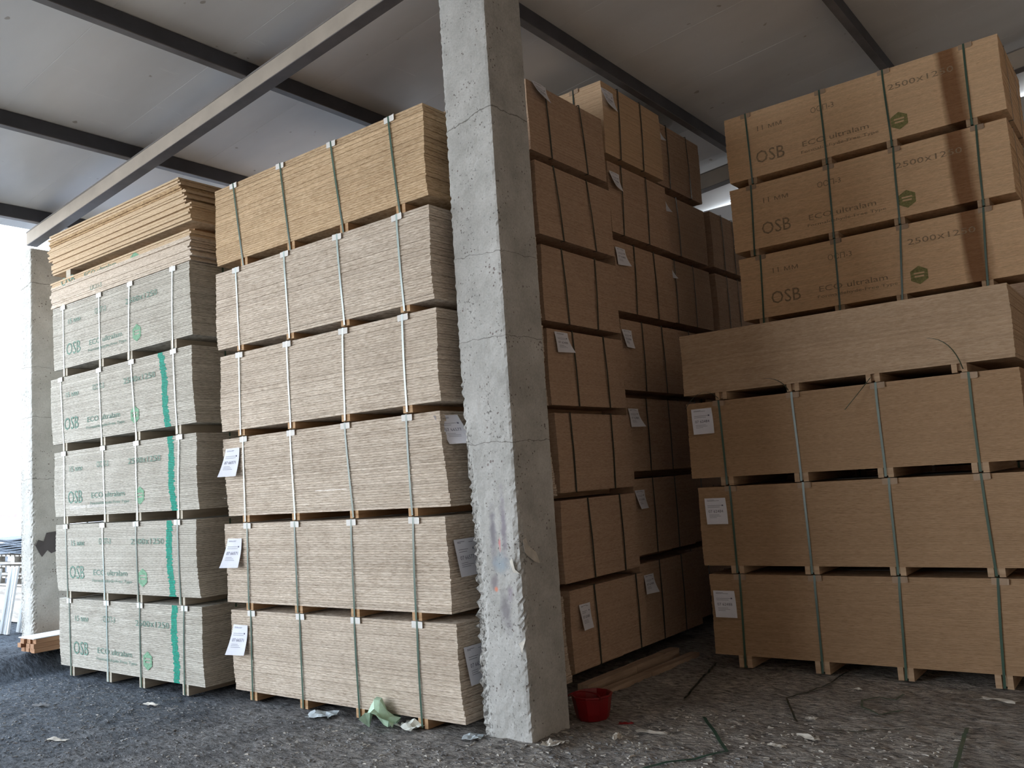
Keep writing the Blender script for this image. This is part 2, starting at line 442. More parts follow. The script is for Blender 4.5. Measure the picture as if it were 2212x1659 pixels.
gv = [(x, y, ground(x, y)) for y in ys for x in xs]
nx = len(xs)
gf = [(j * nx + i, j * nx + i + 1, (j + 1) * nx + i + 1, (j + 1) * nx + i) for j in range(len(ys) - 1) for i in range(nx - 1)]
gm = bpy.data.meshes.new('floor'); gm.from_pydata(gv, [], gf); gm.update(); gm.materials.append(M['dirt'])
put('floor', gm, kind='structure', smooth=True)

# ------------------------------------------------------------------ walls and ceiling
SL = 0.1
CZ = 1.64
def roof_z(x): return CZ + 4.37 + SL * x
XL, XR, YF, YB = -10.55, 3.2, -8.0, 12.0
ceiling = bpy.data.objects.new('ceiling', None); COL.objects.link(ceiling); ceiling['kind'] = 'structure'
y = YF + 0.25
pm_len = None
first = None
ang = math.atan(SL)
while y < YB + 0.3:
    if first is None:
        mb = MB(); g = 0.004
        mb.hexa([(XL, g, roof_z(XL)), (XR, g, roof_z(XR)), (XR, 1 - g, roof_z(XR)), (XL, 1 - g, roof_z(XL)),
                 (XL, g, roof_z(XL) + .08), (XR, g, roof_z(XR) + .08), (XR, 1 - g, roof_z(XR) + .08), (XL, 1 - g, roof_z(XL) + .08)])
        # lapped seam: a narrow lip under the joint
        first = mb.mesh('panel', M['panel'])
    o = put('panel', first, ceiling); o.location = (0, y, 0)
    lp = MB().hexa([(XL, -.012, roof_z(XL) + .0015), (XR, -.012, roof_z(XR) + .0015), (XR, .012, roof_z(XR) + .0015), (XL, .012, roof_z(XL) + .0015),
                    (XL, -.012, roof_z(XL) + .07), (XR, -.012, roof_z(XR) + .07), (XR, .012, roof_z(XR) + .07), (XL, .012, roof_z(XL) + .07)])
    if 'lipmesh' not in globals(): lipmesh = lp.mesh('seam', M['panel'])
    o = put('seam', lipmesh, ceiling); o.location = (0, y, 0)
    y += 1.0
def wall(name, panels, mat='wall'):
    e = bpy.data.objects.new(name, None); COL.objects.link(e); e['kind'] = 'structure'
    for b in panels: MB().box(*b).obj('panel', M[mat], e)
    return e
wall('wall_back', [(XL + 1.0 * k + .003, XL + 1.0 * (k + 1) - .003, YB, YB + .1, -.05, roof_z(XL + k) - .01) for k in range(13)] + [(XL + 13, XR, YB, YB + .1, -.05, roof_z(XL + 13))])
wall('unseen_wall_right', [(XR, XR + .1, YF + 1.0 * k + .003, YF + 1.0 * (k + 1) - .003, -.05, roof_z(XR)) for k in range(20)], 'wall_warm')
wall('unseen_wall_front', [(-7.2 + 1.0 * k, -6.203 + 1.0 * k, YF, YF + .1, -.05, roof_z(-7.2 + k) - .01) for k in range(10)] + [(2.8, XR, YF, YF + .1, -.05, roof_z(2.8))], 'wall_warm')

# purlins: light steel channels running into the depth, under the panels
PX = [-10.02, -8.05, -6.13, -4.05, -2.07, -0.10, 1.88]
PN = ['dark steel purlin at the eaves, lowest of the roof, above the left pillar',
      'dark steel purlin next to the eaves one, passing above the leftmost stack',
      'dark steel purlin crossing the long beam above the gap between the two left stacks',
      'dark steel purlin starting behind the concrete pillar top and running over the shaded stacks',
      'dark steel purlin meeting the top of the lettered stack at right',
      'dark steel purlin beyond the lettered stack, nearest the right wall but one',
      'dark steel purlin nearest the right wall']
for x, lb in zip(PX, PN):
    zt = roof_z(x) - CZ - .14
    e = thing('roof_purlin', (x, YF + .15, CZ + zt), lb, 'beam', 'purlins under the roof panels')
    L = YB - YF - .2
    mb = MB(); mb.box(0, .075, 0, L, 0, .008); mb.obj('bottom_flange', M['steel_light'], e)
    mb = MB(); mb.box(.067, .075, 0, L, .008, .141); mb.box(.0, .067, 0, L, .133, .139); mb.obj('web', M['steel'], e)
# rafters: the sloping beams on the pillars
def rafter(y, name_label, d=.12, h0=4.07, h1=4.245):
    e = thing('roof_rafter', (0, y, 0), name_label, 'beam', 'sloping beams that carry the purlins')
    xa, xb = -10.3, XR - .02
    def seg(ya, yb, ha, hb):
        za = lambda x, h: CZ + h + SL * x
        return MB().hexa([(xa, ya, za(xa, ha)), (xb, ya, za(xb, ha)), (xb, yb, za(xb, ha)), (xa, yb, za(xa, ha)),
                          (xa, ya, za(xa, hb)), (xb, ya, za(xb, hb)), (xb, yb, za(xb, hb)), (xa, yb, za(xa, hb))])
    seg(0, d, h0 + .006, h1 - .03).obj('beam_body', M['rafter'], e)
    seg(.002, d - .002, h0, h0 + .006).obj('bottom_plate', M['steel_light'], e)
    seg(-.004, d + .03, h1 - .03, h1 - .016).obj('top_plate', M['rafter_plate'], e)
    return e
rafter(4.45, 'long sloping beam crossing the upper left of the roof, near one')
rafter(10.33, 'sloping beam far at the back, seen above the shaded stacks', d=.14, h0=4.02)

# ------------------------------------------------------------------ concrete pillars
def pillar(x0, y0, w, d, z0, z1, label, mat, chip, res=0.022, seed=0):
    """A cast pillar with chipped, knocked arrises; chip(z, which) gives the depth of wear of an edge."""
    e = thing('concrete_pillar', (x0, y0, z0), label, 'pillar', 'concrete pillars of the hall')
    per = []
    nxs = max(4, int(w / res)); nys = max(4, int(d / res))
    for i in range(nxs): per.append((w * i / nxs, 0, (1, 0) if i == 0 else None))
    for i in range(nys): per.append((w, d * i / nys, (1,) if i == 0 else None))
    for i in range(nxs): per.append((w - w * i / nxs, d, 0))
    for i in range(nys): per.append((0, d - d * i / nys, 0))
    H = z1 - z0; nz = int(H / res)
    V = []; Fc = []
    for k in range(nz + 1):
        z = H * k / nz
        for (a, b2, _) in per:
            dl, dr = a, w - a; df = b2; dbk = d - b2
            px, py = a, b2
            nvec = Vector((a * 9 + seed, b2 * 9, z * 9))
            rough = 0.0022 * noise.noise(nvec * 3)
            cl = chip(z, 'l'); cr = chip(z, 'r')
            # wear near the two front arrises
            ex = 0; ey = 0
            for (dx, c, sx) in ((dl, cl, 1), (dr, cr, -1)):
                dist = max(dx, df)
                if dist < c * 2.2:
                    q = max(0, 0.55 + 0.9 * noise.noise(Vector((sx * 5 + seed, z * 34, dist * 30))) + 0.5 * noise.noise(Vector((sx, z * 47, dist * 60))))
                    fall = (1 - dist / (c * 2.2))
                    ex += sx * c * q * fall * (1 if dx < c * 2.2 else 0)
                    ey += c * q * fall
            px += ex * .8 + rough; py += ey * .8 + rough
            if b2 <= 0: py += 0.003 * noise.noise(Vector((a * 20, z * 20, seed)))
            V.append((px, py, z))
    n = len(per)
    for k in range(nz):
        for i in range(n):
            j = (i + 1) % n
            Fc.append((k * n + i, k * n + j, (k + 1) * n + j, (k + 1) * n + i))
    Fc.append(tuple(range(n - 1, -1, -1))); Fc.append(tuple(nz * n + i for i in range(n)))
    me = bpy.data.meshes.new('shaft'); me.from_pydata(V, [], Fc); me.update(); me.materials.append(mat)
    put('shaft', me, e)
    return e
def chip_main(z, s):
    if s == 'l': return 0.012 + 0.045 * math.exp(-((z - 1.05) / .85) ** 2) + 0.02 * math.exp(-((z - 0.1) / .15) ** 2)
    return 0.008 + 0.014 * math.exp(-((z - 1.0) / .8) ** 2)
P1 = pillar(-3.80, 4.42, .41, .41, -.05, roof_z(-3.8) - .33, 'thick weathered concrete pillar in the middle with chipped edges', M['concrete'], chip_main)
P2 = pillar(-10.41, 4.42, .285, .41, .05, roof_z(-10.41) - .36, 'concrete pillar at the far left beside the open side', M['concrete_far'], lambda z, s: 0.012 + (0.014 if s == 'r' and z < 1.8 else 0), seed=3)
# torn paper remains and patches on the pillars
def torn(name, pts, thick, mat, parent, nrm):
    mb = MB(); n = len(pts); nv = Vector(nrm) * thick
    mb.v = [tuple(Vector(p)) for p in pts] + [tuple(Vector(p) + nv) for p in pts]
    mb.f = [tuple(range(n)), tuple(range(2 * n - 1, n - 1, -1))] + [(i, i + n, (i + 1) % n + n, (i + 1) % n) for i in range(n)]
    return mb.obj(name, mat, parent)
torn('paper_remnant', [(.414, .03, 1.30), (.418, .06, 1.31), (.425, .07, 1.26), (.44, .13, 1.21), (.45, .15, 1.14), (.44, .12, 1.15), (.42, .07, 1.19), (.416, .04, 1.22)], .002, M['scrap'], P1, (1, 0, 0))
torn('paper_remnant', [(.33, -.008, 1.17), (.36, -.02, 1.19), (.37, -.012, 1.12), (.41, -.01, 1.09), (.35, -.006, 1.10)], .002, M['scrap'], P1, (0, -1, 0))
torn('paper_remnant', [(.36, -.008, .66), (.42, -.012, .69), (.40, -.02, .63), (.385, -.012, .60)], .002, M['scrap'], P1, (0, -1, 0))
torn('dark_patch', [(.289, .03, 1.20), (.289, .06, 1.26), (.289, .12, 1.24), (.289, .15, 1.33), (.289, .27, 1.34), (.289, .26, 1.12), (.289, .20, 1.10), (.289, .16, 1.14), (.289, .10, 1.07), (.289, .07, 1.12)], .002, M['dark_patch'], P2, (1, 0, 0))

# ------------------------------------------------------------------ sheet bundles
mesh_cache = {}
def bearer_mesh(d, h, w, mat, side=False):
    key = (round(d, 3), round(h, 3), w, mat.name, side)
    if key not in mesh_cache:
        mb = MB(); t = w * .36
        mb.box(0, t, 0.004, d - .004, 0, h); mb.box(w - t, w, 0.004, d - .004, 0, h)
        mb.box(t, w - t, 0.03, d - .03, .012, h - .001)
        mesh_cache[key] = mb.mesh('bearer', mat)
    return mesh_cache[key]
def prot_mesh(mat, w=.095, s=.042):
    key = ('prot', mat.name, w, s)
    if key not in mesh_cache:
        mb = MB()
        mb.box(-w / 2, w / 2, -.0045, 0, -s, .003); mb.box(-w / 2, w / 2, 0, s * 1.2, 0, .003)
        # one ear folded a little outward
        mb.hexa([(w / 2, -.0045, -s), (w / 2 + .014, -.013, -s + .004), (w / 2 + .014, -.009, -s + .004), (w / 2, 0, -s),
                 (w / 2, -.0045, .003), (w / 2 + .014, -.013, .001), (w / 2 + .014, -.009, .001), (w / 2, 0, .003)])
        mesh_cache[key] = mb.mesh('edge_protector', mat)
    return mesh_cache[key]

def boards(w, d, zb, zt, thick, seed, jx=.004, jy=.002, shift=0.0, bow=.006, gap=.0007):
    """Every sheet is a slab of its own in one mesh; returns the mesh builder and the front of each sheet."""
    rnd = random.Random(seed)
    n = max(1, round((zt - zb) / thick)); th = (zt - zb) / n
    mb = MB(); fronts = []
    p1, p2 = rnd.uniform(0, 6), rnd.uniform(0, 6)
    for i in range(n):
        t = (i + .5) / n
        sx = shift * (1 - t) ** 2 + bow * math.sin(5 * t + p1) + rnd.uniform(-jx, jx)
        sy = rnd.uniform(-jy, jy) + .4 * bow * math.sin(4 * t + p2)
        if i in (n - 1, n - 2) : sy *= .3
        z0 = zb + i * th + gap; z1 = zb + (i + 1) * th - gap
        if i == 0: z0 = zb
        if i == n - 1: z1 = zt
        wl_, dl_ = rnd.uniform(-.0015, .0015), rnd.uniform(-.0015, .0015)
        mb.box(sx + wl_, w + sx, sy, d + sy + dl_, z0, z1)
        fronts.append((z0, z1, sy, sx))
    return mb, fronts

def bundle(name, label, group, x0, y0, w, d, z0, zb, zt, mat, thick, straps=(), bstraps=None, strapmat='strap_sheen',
           bearmat='bearer_orange', prot='protector', bw=.09, seed=0, shift=0.0, side=(), sidemat='strap_dark', cat='board bundle',
           smats=None, **kw):
    if z0 > 0: z0 = max(z0, 0) + .008
    e = thing(name, (x0, y0, z0), label, cat, group)
    B0, B1 = zb - z0, zt - z0
    mb, fronts = boards(w, d, B0, B1, thick, seed, shift=shift, **kw)
    mb.obj('boards', M[mat], e, 'stuff')
    bstraps = bstraps or straps
    for xb in bstraps:
        o = put('bearer', bearer_mesh(d, B0 - .0005, bw, M[bearmat]), e); o.location = (xb - bw / 2, 0, 0)
    if len(straps):
        for k, (xt, xb) in enumerate(zip(straps, bstraps)):
            sm = M[(smats[k] if smats else strapmat)]
            mb = MB(); r = random.Random(seed * 9 + k)
            off = -.0065
            pts = [(xb, .03, .006), (xb, off, .006)]
            for q in range(1, 8):
                t = q / 8
                pts.append((xb + (xt - xb) * t + .003 * math.sin(3.1 * t + k), off - .003 * math.sin(3.14 * t), .006 + (B1 - .006) * t))
            pts += [(xt, off, B1 + .0045), (xt, d * .5, B1 + .0045), (xt, d + .006, B1 + .0045), (xb, d + .006, .006), (xb, d - .03, .006)]
            mb.ribbon(pts, (1, 0, 0), .017).obj('strap', sm, e)
            if prot:
                o = put('edge_protector', prot_mesh(M[prot]), e); o.location = (xt + r.uniform(-.006, .006), -.002, B1)
                o.rotation_euler = (0, r.uniform(-.05, .05), 0)
    for ys_ in side:       # the two bands round the length of the bundle, seen on its short side
        mb = MB(); xs_ = w + .0075
        pts = [(w - .03, ys_, B0 - .004), (xs_, ys_, B0 - .004), (xs_ + .003, ys_, (B0 + B1) / 2), (xs_, ys_, B1 + .0075), (w * .5, ys_, B1 + .0075), (-.0085, ys_, B1 + .0075), (-.0085, ys_, B0 - .004), (.03, ys_, B0 - .004)]
        mb.ribbon(pts, (0, 1, 0), .017).obj('strap', M[sidemat], e)
    return e, fronts, B0, B1

def paper(parent, loc, w, h, lift=.05, turn=0.0, rz=0.0, lines=True, num='07 66571', curl='bl', dark=False):
    """A paper delivery note fixed at its top edge, its lower part standing off; rz 0 faces -Y, 90 degrees faces +X."""
    nu, nv = 7, 8
    mb = MB()
    def P(u, v, o):
        # v 0 top, 1 bottom
        off = lift * v ** 1.6
        if curl == 'bl': off *= (1.25 - .8 * u)
        elif curl == 'br': off *= (.3 + .9 * u)
        off += .004 * math.sin(3 * u + 4 * v)
        xx = u * w + turn * v; zz = -v * h + .3 * off * off
        return (xx, -off - .003 - o, zz)
    for o_ in (0, .0008):
        for j in range(nv + 1):
            for i in range(nu + 1): mb.v.append(P(i / nu, j / nv, o_))
    k = (nu + 1) * (nv + 1)
    for j in range(nv):
        for i in range(nu):
            a = j * (nu + 1) + i
            mb.f.append((a, a + 1, a + nu + 2, a + nu + 1)); mb.f.append((k + a, k + a + nu + 1, k + a + nu + 2, k + a + 1))
    for j in range(nv):
        a = j * (nu + 1); mb.f.append((a, a + nu + 1, k + a + nu + 1, k + a)); a += nu; mb.f.append((a, k + a, k + a + nu + 1, a + nu + 1))
    for i in range(nu):
        mb.f.append((i, k + i, k + i + 1, i + 1)); a = nv * (nu + 1) + i; mb.f.append((a, a + 1, k + a + 1, k + a))
    o = mb.obj('paper_label', M['paper'], parent, smooth=False)
    o.location = loc; o.rotation_euler = (0, 0, rz)
    if lines:
        q = MB()
        def strip(u0, u1, v0, v1):
            n = len(q.v)
            for (u, v) in ((u0, v0), (u1, v0), (u1, v1), (u0, v1)): q.v.append(P(u, v, .0022))
            q.f.append((n, n + 3, n + 2, n + 1))
        rr = random.Random(int(w * 1e5) + len(num))
        for v in (.07, .10, .28, .34): strip(.12, .12 + rr.uniform(.3, .7), v, v + .012)
        for v in (.64, .69, .74): strip(.15, .15 + rr.uniform(.3, .6), v, v + .010)
        strip(.78, .86, .26, .31)
        vs, fs = text_data(num, .105, .68)
        n = len(q.v); q.v += [P(.14 + a, .56 - b2, .0022) for a, b2 in vs]; q.f += [tuple(n + i for i in f) for f in fs]
        q.obj('printed_note', M['ink'], o)
    return o

def prints(e, fronts, B0, B1, mm, col='print_green', logo='logo_green', top=True, bottom=True, yy=-.0062, sx=1.46):
    """Lettering sprayed across the sheet edges, copied from the photograph."""
    H = B1 - B0; z = lambda f: B0 + f * H
    rows = []
    if bottom: rows += [('OSB', .30, .19, .125, .29), ('ECO ultralam', .77, .25, .052, .62), ('Formaldehyde-Free Type', .75, .14, .036, .72)]
    if top: rows += [(mm, .34, .68, .05, .25), ('ОСП-3', .88, .70, .055, .22), ('2500х1250', sx, .69, .052, .55)]
    for (tx, px, pz, ph, pw) in rows:
        mb = MB(); text_on_front(mb, tx, px, z(pz), ph, pw, yy)
        mb.obj('printed_lettering', M[col], e)
    mb = MB(); cx, cz, r = 1.655, z(.235), .083
    n = 0
    # hexagon cut by the bars of the emblem
    def hexrow(za, zb_, inset=0.0, hole=None):
        def half(zz):
            t = abs(zz) / r
            return (.866 * r if t < .5 else .866 * r * (1 - t) * 2) 
        a0, a1 = half(za), half(zb_)
        if hole: spans = ((-1, -hole), (hole, 1))
        else: spans = ((-1, 1),)
        for s0, s1 in spans:
            k = len(mb.v)
            mb.v.extend([(cx + s0 * a0, yy, cz + za), (cx + s1 * a0, yy, cz + za), (cx + s1 * a1, yy, cz + zb_), (cx + s0 * a1, yy, cz + zb_)])
            mb.f.append((k, k + 1, k + 2, k + 3))
    if bottom:
        hexrow(-r * .99, -r * .5); hexrow(-r * .5, -r * .22); hexrow(-r * .20, -r * .03, hole=.55); hexrow(-r * .03, r * .12)
        hexrow(r * .14, r * .30, hole=.62); hexrow(r * .30, r * .5); hexrow(r * .5, r * .99)
        mb.obj('printed_logo', M[logo], e)

def stripe(e, fronts, xt, xb, seed):
    rnd = random.Random(seed); mb = MB(); n = len(fronts)
    for i, (z0, z1, sy, sx) in enumerate(fronts):
        t = i / n; x = xb + (xt - xb) * t + .012 * math.sin(t * 7 + seed)
        a, b2 = x - .045 + rnd.uniform(-.010, .010), x + .045 + rnd.uniform(-.012, .012)
        k = len(mb.v); yy = sy - .0012
        mb.v += [(a, yy, z0), (b2, yy, z0), (b2, yy, z1), (a, yy, z1)]; mb.f.append((k, k + 1, k + 2, k + 3))
    mb.obj('paint_stripe', M['stripe'], e)

ORD = ['on the ground', 'second from the ground', 'third from the ground', 'fourth from the ground', 'fifth from the ground', 'sixth from the ground', 'topmost']
# --- leftmost stack (printed boards with a green stripe)
GA = 'strapped board bundles of the leftmost stack'
Adata = [ # x0, y0, w, z0, zb, zt, shift, straps top, straps bottom, stripe
    (-9.15, 4.25, 2.5, 0.0, .091, .743, .03, (.22, .95, 1.54, 2.25), (.25, .96, 1.54, 2.23), (2.09, 2.10)),
    (-9.17, 4.23, 2.5, .744, .821, 1.473, .05, (.22, .95, 1.55, 2.23), (.26, .98, 1.58, 2.26), (2.08, 2.12)),
    (-9.21, 4.24, 2.56, 1.474, 1.556, 2.206, .03, (.22, 1.0, 1.60, 2.31), (.23, 1.03, 1.61, 2.28), (2.15, 2.20)),
    (-9.27, 4.24, 2.59, 2.207, 2.293, 2.970, .04, (.22, 1.0, 1.60, 2.31), (.29, 1.05, 1.68, 2.35), (2.10, 2.20)),
    (-9.21, 4.24, 2.53, 2.971, 3.058, 3.713, .02, (.23, .97, 1.54, 2.27), (.25, .98, 1.51, 2.25), None)]
for i, (x0, y0, w_, z0, zb, zt, sh, st, sb, gs) in enumerate(Adata):
    lb = 'pale strapped bundle with green lettering, leftmost stack, ' + (['lowest, on the dirt floor', 'second from the ground', 'third from the ground', 'fourth from the ground', 'fifth, without the bright green stripe'][i])
    e, fr, B0, B1 = bundle('board_bundle', lb, GA, x0, y0, w_, 1.25, z0, zb, zt, 'osb_pale', .0155, st, sb, 'strap_sheen', 'bearer_pale', seed=10 + i,
                           shift=sh, side=(.33, .9), sidemat='strap_green', bow=.007, smats=['strap_sheen'] * 4 if i > 1 else ['strap_green', 'strap_sheen', 'strap_green', 'strap_green'])
    prints(e, fr, B0, B1, '15 мм')
    if gs: stripe(e, fr, gs[0], gs[1], i)
# --- centre-left stack
GB = 'strapped board bundles of the stack left of the concrete pillar'
Bdata = [
    (-6.44, 4.39, 0.0, .067, .709, .04, (.28, .90, 1.52, 2.15), (.27, .90, 1.53, 2.15)),
    (-6.455, 4.37, .711, .775, 1.417, .0, (.31, .92, 1.57, 2.20), (.30, .92, 1.56, 2.18)),
    (-6.46, 4.38, 1.419, 1.482, 2.130, .04, (.28, .90, 1.54, 2.18), (.28, .92, 1.59, 2.19)),
    (-6.42, 4.34, 2.132, 2.191, 2.831, .01, (.28, .91, 1.57, 2.19), (.27, .92, 1.55, 2.19)),
    (-6.405, 4.31, 2.833, 2.885, 3.544, .01, (.30, .94, 1.57, 2.20), (.32, .97, 1.61, 2.23)),
    (-6.455, 4.36, 3.546, 3.632, 4.304, .015, (.28, .92, 1.54, 2.17), (.39, 1.01, 1.64, 2.24))]
Blab = ['strapped board bundle left of the pillar, lowest of six, on orange bearers over the ground',
        'strapped board bundle left of the pillar, second of six from the ground',
        'strapped bundle left of the pillar, third from the ground, note curled round its corner',
        'strapped board bundle left of the pillar, fourth of six from the ground',
        'strapped board bundle left of the pillar, second from the top of its stack',
        'strapped honey coloured board bundle left of the pillar, topmost of its stack under the roof']
for i, (x0, y0, z0, zb, zt, sh, st, sb) in enumerate(Bdata):
    sm = [['strap_green'] * 4, ['strap_green'] * 4, ['strap_sheen', 'strap_sheen', 'strap_green', 'strap_green'], ['strap_sheen'] * 4, ['strap_sheen'] * 4, ['strap_green'] * 4][i]
    e, fr, B0, B1 = bundle('board_bundle', Blab[i], GB, x0, y0, 2.5, 1.25, z0, zb, zt, 'osb_honey' if i == 5 else 'osb_tan', .018, st, sb, 'strap_sheen', 'bearer_orange',
                           seed=30 + i, shift=sh, side=(.33, .9), bow=.006, jy=.0025, smats=sm)
    if i < 3:
        paper(e, (.055, -.012, B1 - [.115, .12, .085][i]), .19, .235, .065, -.02, curl='bl', num='07 66571')
        if i == 2: paper(e, (2.44, -.012, B1 - .03), .17, .20, .06, .10, rz=math.radians(55), curl='br', num='07 66577')
        else: paper(e, (2.508, .05, B1 - .16), .23, .25, .03, .02, rz=math.radians(90), curl='bl', num='07 66577')
# --- loose sheets on top of the leftmost stack
GL = 'loose boards piled on top of the leftmost stack'
rnd = random.Random(5)
z = 3.724
LZ = 'loose oriented strand board in the lower pile on top of the leftmost stack'
LT = 'loose oriented strand board in the ragged upper pile on top of the leftmost stack'
LB = 'dark-edged weathered loose board near the top of the leftmost stack'
LC = 'thick loose board with flaking edges, topmost on the leftmost stack'
def loose(label, x, y, w, d, z0, th, mat, rz, group=GL):
    mb = MB().box(0, w, 0, d, 0, th)
    o = mb.obj('loose_board', M[mat]); o.location = (x, y, z0); o.rotation_euler = (0, 0, rz)
    return tag(o, label, 'board', group)
nl = 15
for i in range(nl):
    dx = [-.03, -.02, 0, 0, 0, .0, -.035, -.03, -.02, -.01, .0, 0, 0, .01, -.02][i]
    loose(LZ, -9.235 + dx + rnd.uniform(-.01, .01), 4.24 + rnd.uniform(-.006, .006), 2.58 + rnd.uniform(-.01, .02), 1.25, z, .0172, 'osb_tan' if i < 12 else 'osb_loose', rnd.uniform(-.002, .002))
    z += .0180
# the print carries on across the lower loose pile, as flat ink on the sheet edges
zl0 = z
lowtop = [o for o in COL.objects if o.name.startswith('loose_board')][9]
for (tx, px, pz, ph, pw) in (('OSB', .24, .035, .085, .28), ('ECO ultralam', .72, .035, .05, .62), ('ОСП-3', .84, -.115, .05, .22)):
    mb = MB(); text_on_front(mb, tx, px, pz, ph, pw, -.011); mb.obj('printed_lettering', M['print_green'], lowtop)
mb = MB(); mb.v = [(1.60, -.011, .02), (1.75, -.011, .02), (1.75, -.011, .06), (1.675, -.011, .10), (1.60, -.011, .06)]; mb.f = [(0, 1, 2, 3, 4)]
mb.obj('printed_logo', M['logo_green'], lowtop)
bz = z
for k, xx in enumerate((.22, .95, 1.55, 2.2)):
    mb = MB(); mb.box(0, .09, 0, 1.2 if k == 0 else 1.0, 0, .075)
    o = mb.obj('wooden_bearer', M['bearer_pale'] if k == 0 else M['bearer_orange']); o.location = (-9.12 + xx, 4.235 if k == 0 else 4.40, bz)
    tag(o, ['short wooden bearer under the ragged loose boards, at their left end', 'wooden bearer under the ragged loose boards, second from the left', 'wooden bearer under the ragged loose boards, third from the left', 'wooden bearer under the ragged loose boards, at their right end'][k], 'bearer', 'bearers between the loose piles')
z = bz + .0755
nt_ = 24
for i in range(nt_):
    if i < 9: x, m_, lb = -9.19 + .012 * math.sin(i) , 'osb_loose', LT
    elif i < 17: x, m_, lb = -9.27 + rnd.uniform(-.02, .03), 'osb_loose', LT
    elif i < 19: x, m_, lb = -9.25 + rnd.uniform(-.015, .02), 'osb_weathered', LB
    else: x, m_, lb = -9.26 + rnd.uniform(-.01, .01), 'osb_weathered' if i == 19 else 'osb_loose', LB if i == 19 else LC
    w_ = 2.56 if i < 17 else 2.49 - .008 * (i - 17) + rnd.uniform(-.01, .01)
    loose(lb, x, 4.23 + rnd.uniform(-.012, .012), w_, 1.25, z, .0175, m_, rnd.uniform(-.004, .004))
    z += .0182

# --- second row behind, right of the pillar: bundles seen on their short side
GC = 'bundles of the stack right behind the concrete pillar'
Cz = [(.0, .11, .736), (.737, .795, 1.44), (1.441, 1.50, 2.137), (2.138, 2.20, 2.82), (2.821, 2.885, 3.512), (3.513, 3.60, 4.222), (4.223, 4.300, 4.905)]
Cy = [5.72, 5.68, 5.70, 5.66, 5.66, 5.66, 5.62]
Cs = [((.35, 1.03), (.38, 1.04)), ((.39, .90), (.43, .92)), ((.20, .84), (.22, .83)), ((.36, .85), (.40, .89)), ((.29, .81), (.34, .79)), ((.26, .77), (.35, .86)), ((.25, .78), (.30, .86))]
Clab = ['lowest, beside the red tub', 'second from the ground', 'third from the ground', 'fourth from the ground', 'fifth from the ground', 'sixth from the ground', 'topmost of its stack']
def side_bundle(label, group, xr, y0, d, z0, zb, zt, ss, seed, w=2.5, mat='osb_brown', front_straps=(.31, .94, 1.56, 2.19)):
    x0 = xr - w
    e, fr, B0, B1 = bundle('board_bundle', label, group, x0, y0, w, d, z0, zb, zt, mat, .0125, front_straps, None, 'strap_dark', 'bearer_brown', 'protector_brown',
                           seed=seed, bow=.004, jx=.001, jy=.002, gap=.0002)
    for k in range(2):
        yt, yb = ss[0][k], ss[1][k]
        mb = MB(); xs_ = w + .0105
        pts = [(w - .03, yb, B0 - .004), (xs_ - .003, yb, B0 - .004), (xs_ + .004, (yb + yt) / 2, (B0 + B1) / 2), (xs_, yt, B1 + .0085), (w * .5, yt, B1 + .0085), (-.0115, yt, B1 + .0085), (-.0115, yb, B0 - .004), (.03, yb, B0 - .004)]
        mb.ribbon(pts, (0, 1, 0), .018).obj('strap', M['strap_dark'], e)
    return e, B0, B1
for i, (z0, zb, zt) in enumerate(Cz):
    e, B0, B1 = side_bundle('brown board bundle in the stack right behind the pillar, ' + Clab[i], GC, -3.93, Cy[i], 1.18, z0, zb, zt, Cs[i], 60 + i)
    if i == 0: paper(e, (2.512, .10, B1 - .12), .16, .20, .025, .015, rz=math.radians(90), num='07 62488')
    if i == 3: paper(e, (2.512, .09, B1 - .02), .19, .17, .045, .02, rz=math.radians(90), curl='br', num='07 62488')
    if i == 4: pass
    if i == 6: paper(e, (2.512, .06, B1 - .0), .20, .14, .06, .03, rz=math.radians(90), curl='bl', num='07 62488')
GE = 'bundles of the tall stack deeper in the hall'
Ez = [(.0, .09, .80), (.801, .876, 1.56), (1.561, 1.63, 2.305), (2.306, 2.38, 3.04), (3.041, 3.12, 3.79), (3.791, 3.87, 4.555), (4.556, 4.635, 5.345)]
for i, (z0, zb, zt) in enumerate(Ez):
    ss = [((.36, .80), (.36, .80)), ((.36, .80), (.36, .80)), ((.36, .80), (.36, .80)), ((.40, .80), (.40, .82)), ((.37, .76), (.34, .78)), ((.24, .73), (.21, .71)), ((.30, .74), (.27, .72))][i]
    e, B0, B1 = side_bundle('shaded board bundle, second column behind the pillar, ' + Clab[i].replace(', beside the red tub', '').replace('topmost of its stack', 'topmost, with a sunlit end'), GE, -3.98, 6.925, 1.16, z0, zb, zt, ss, 80 + i, w=2.5 if i < 6 else 1.65, front_straps=(.31, .94, 1.56, 2.19) if i < 6 else (.30, 1.34), mat='osb_brown' if i < 6 else 'osb_daylit')
    if i < 6: paper(e, (2.512, .0 if i else .04, B1 - .10 + (.03 if i in (4,) else 0)), .18, .17, .03 + .01 * (i % 3), .02, rz=math.radians(90), curl='bl' if i % 2 else 'br', num='07 62484')
    else: paper(e, (1.662, -.03, B1 - .08), .22, .18, .05, .03, rz=math.radians(90), curl='bl', num='07 62484')
GE2 = 'bundles of the third column along the aisle'
E2z = [(.0, .09, .80), (.801, .876, 1.56), (1.561, 1.65, 2.33), (2.331, 2.41, 3.10), (3.101, 3.18, 3.87), (3.871, 3.95, 4.60), (4.601, 4.69, 5.40)]
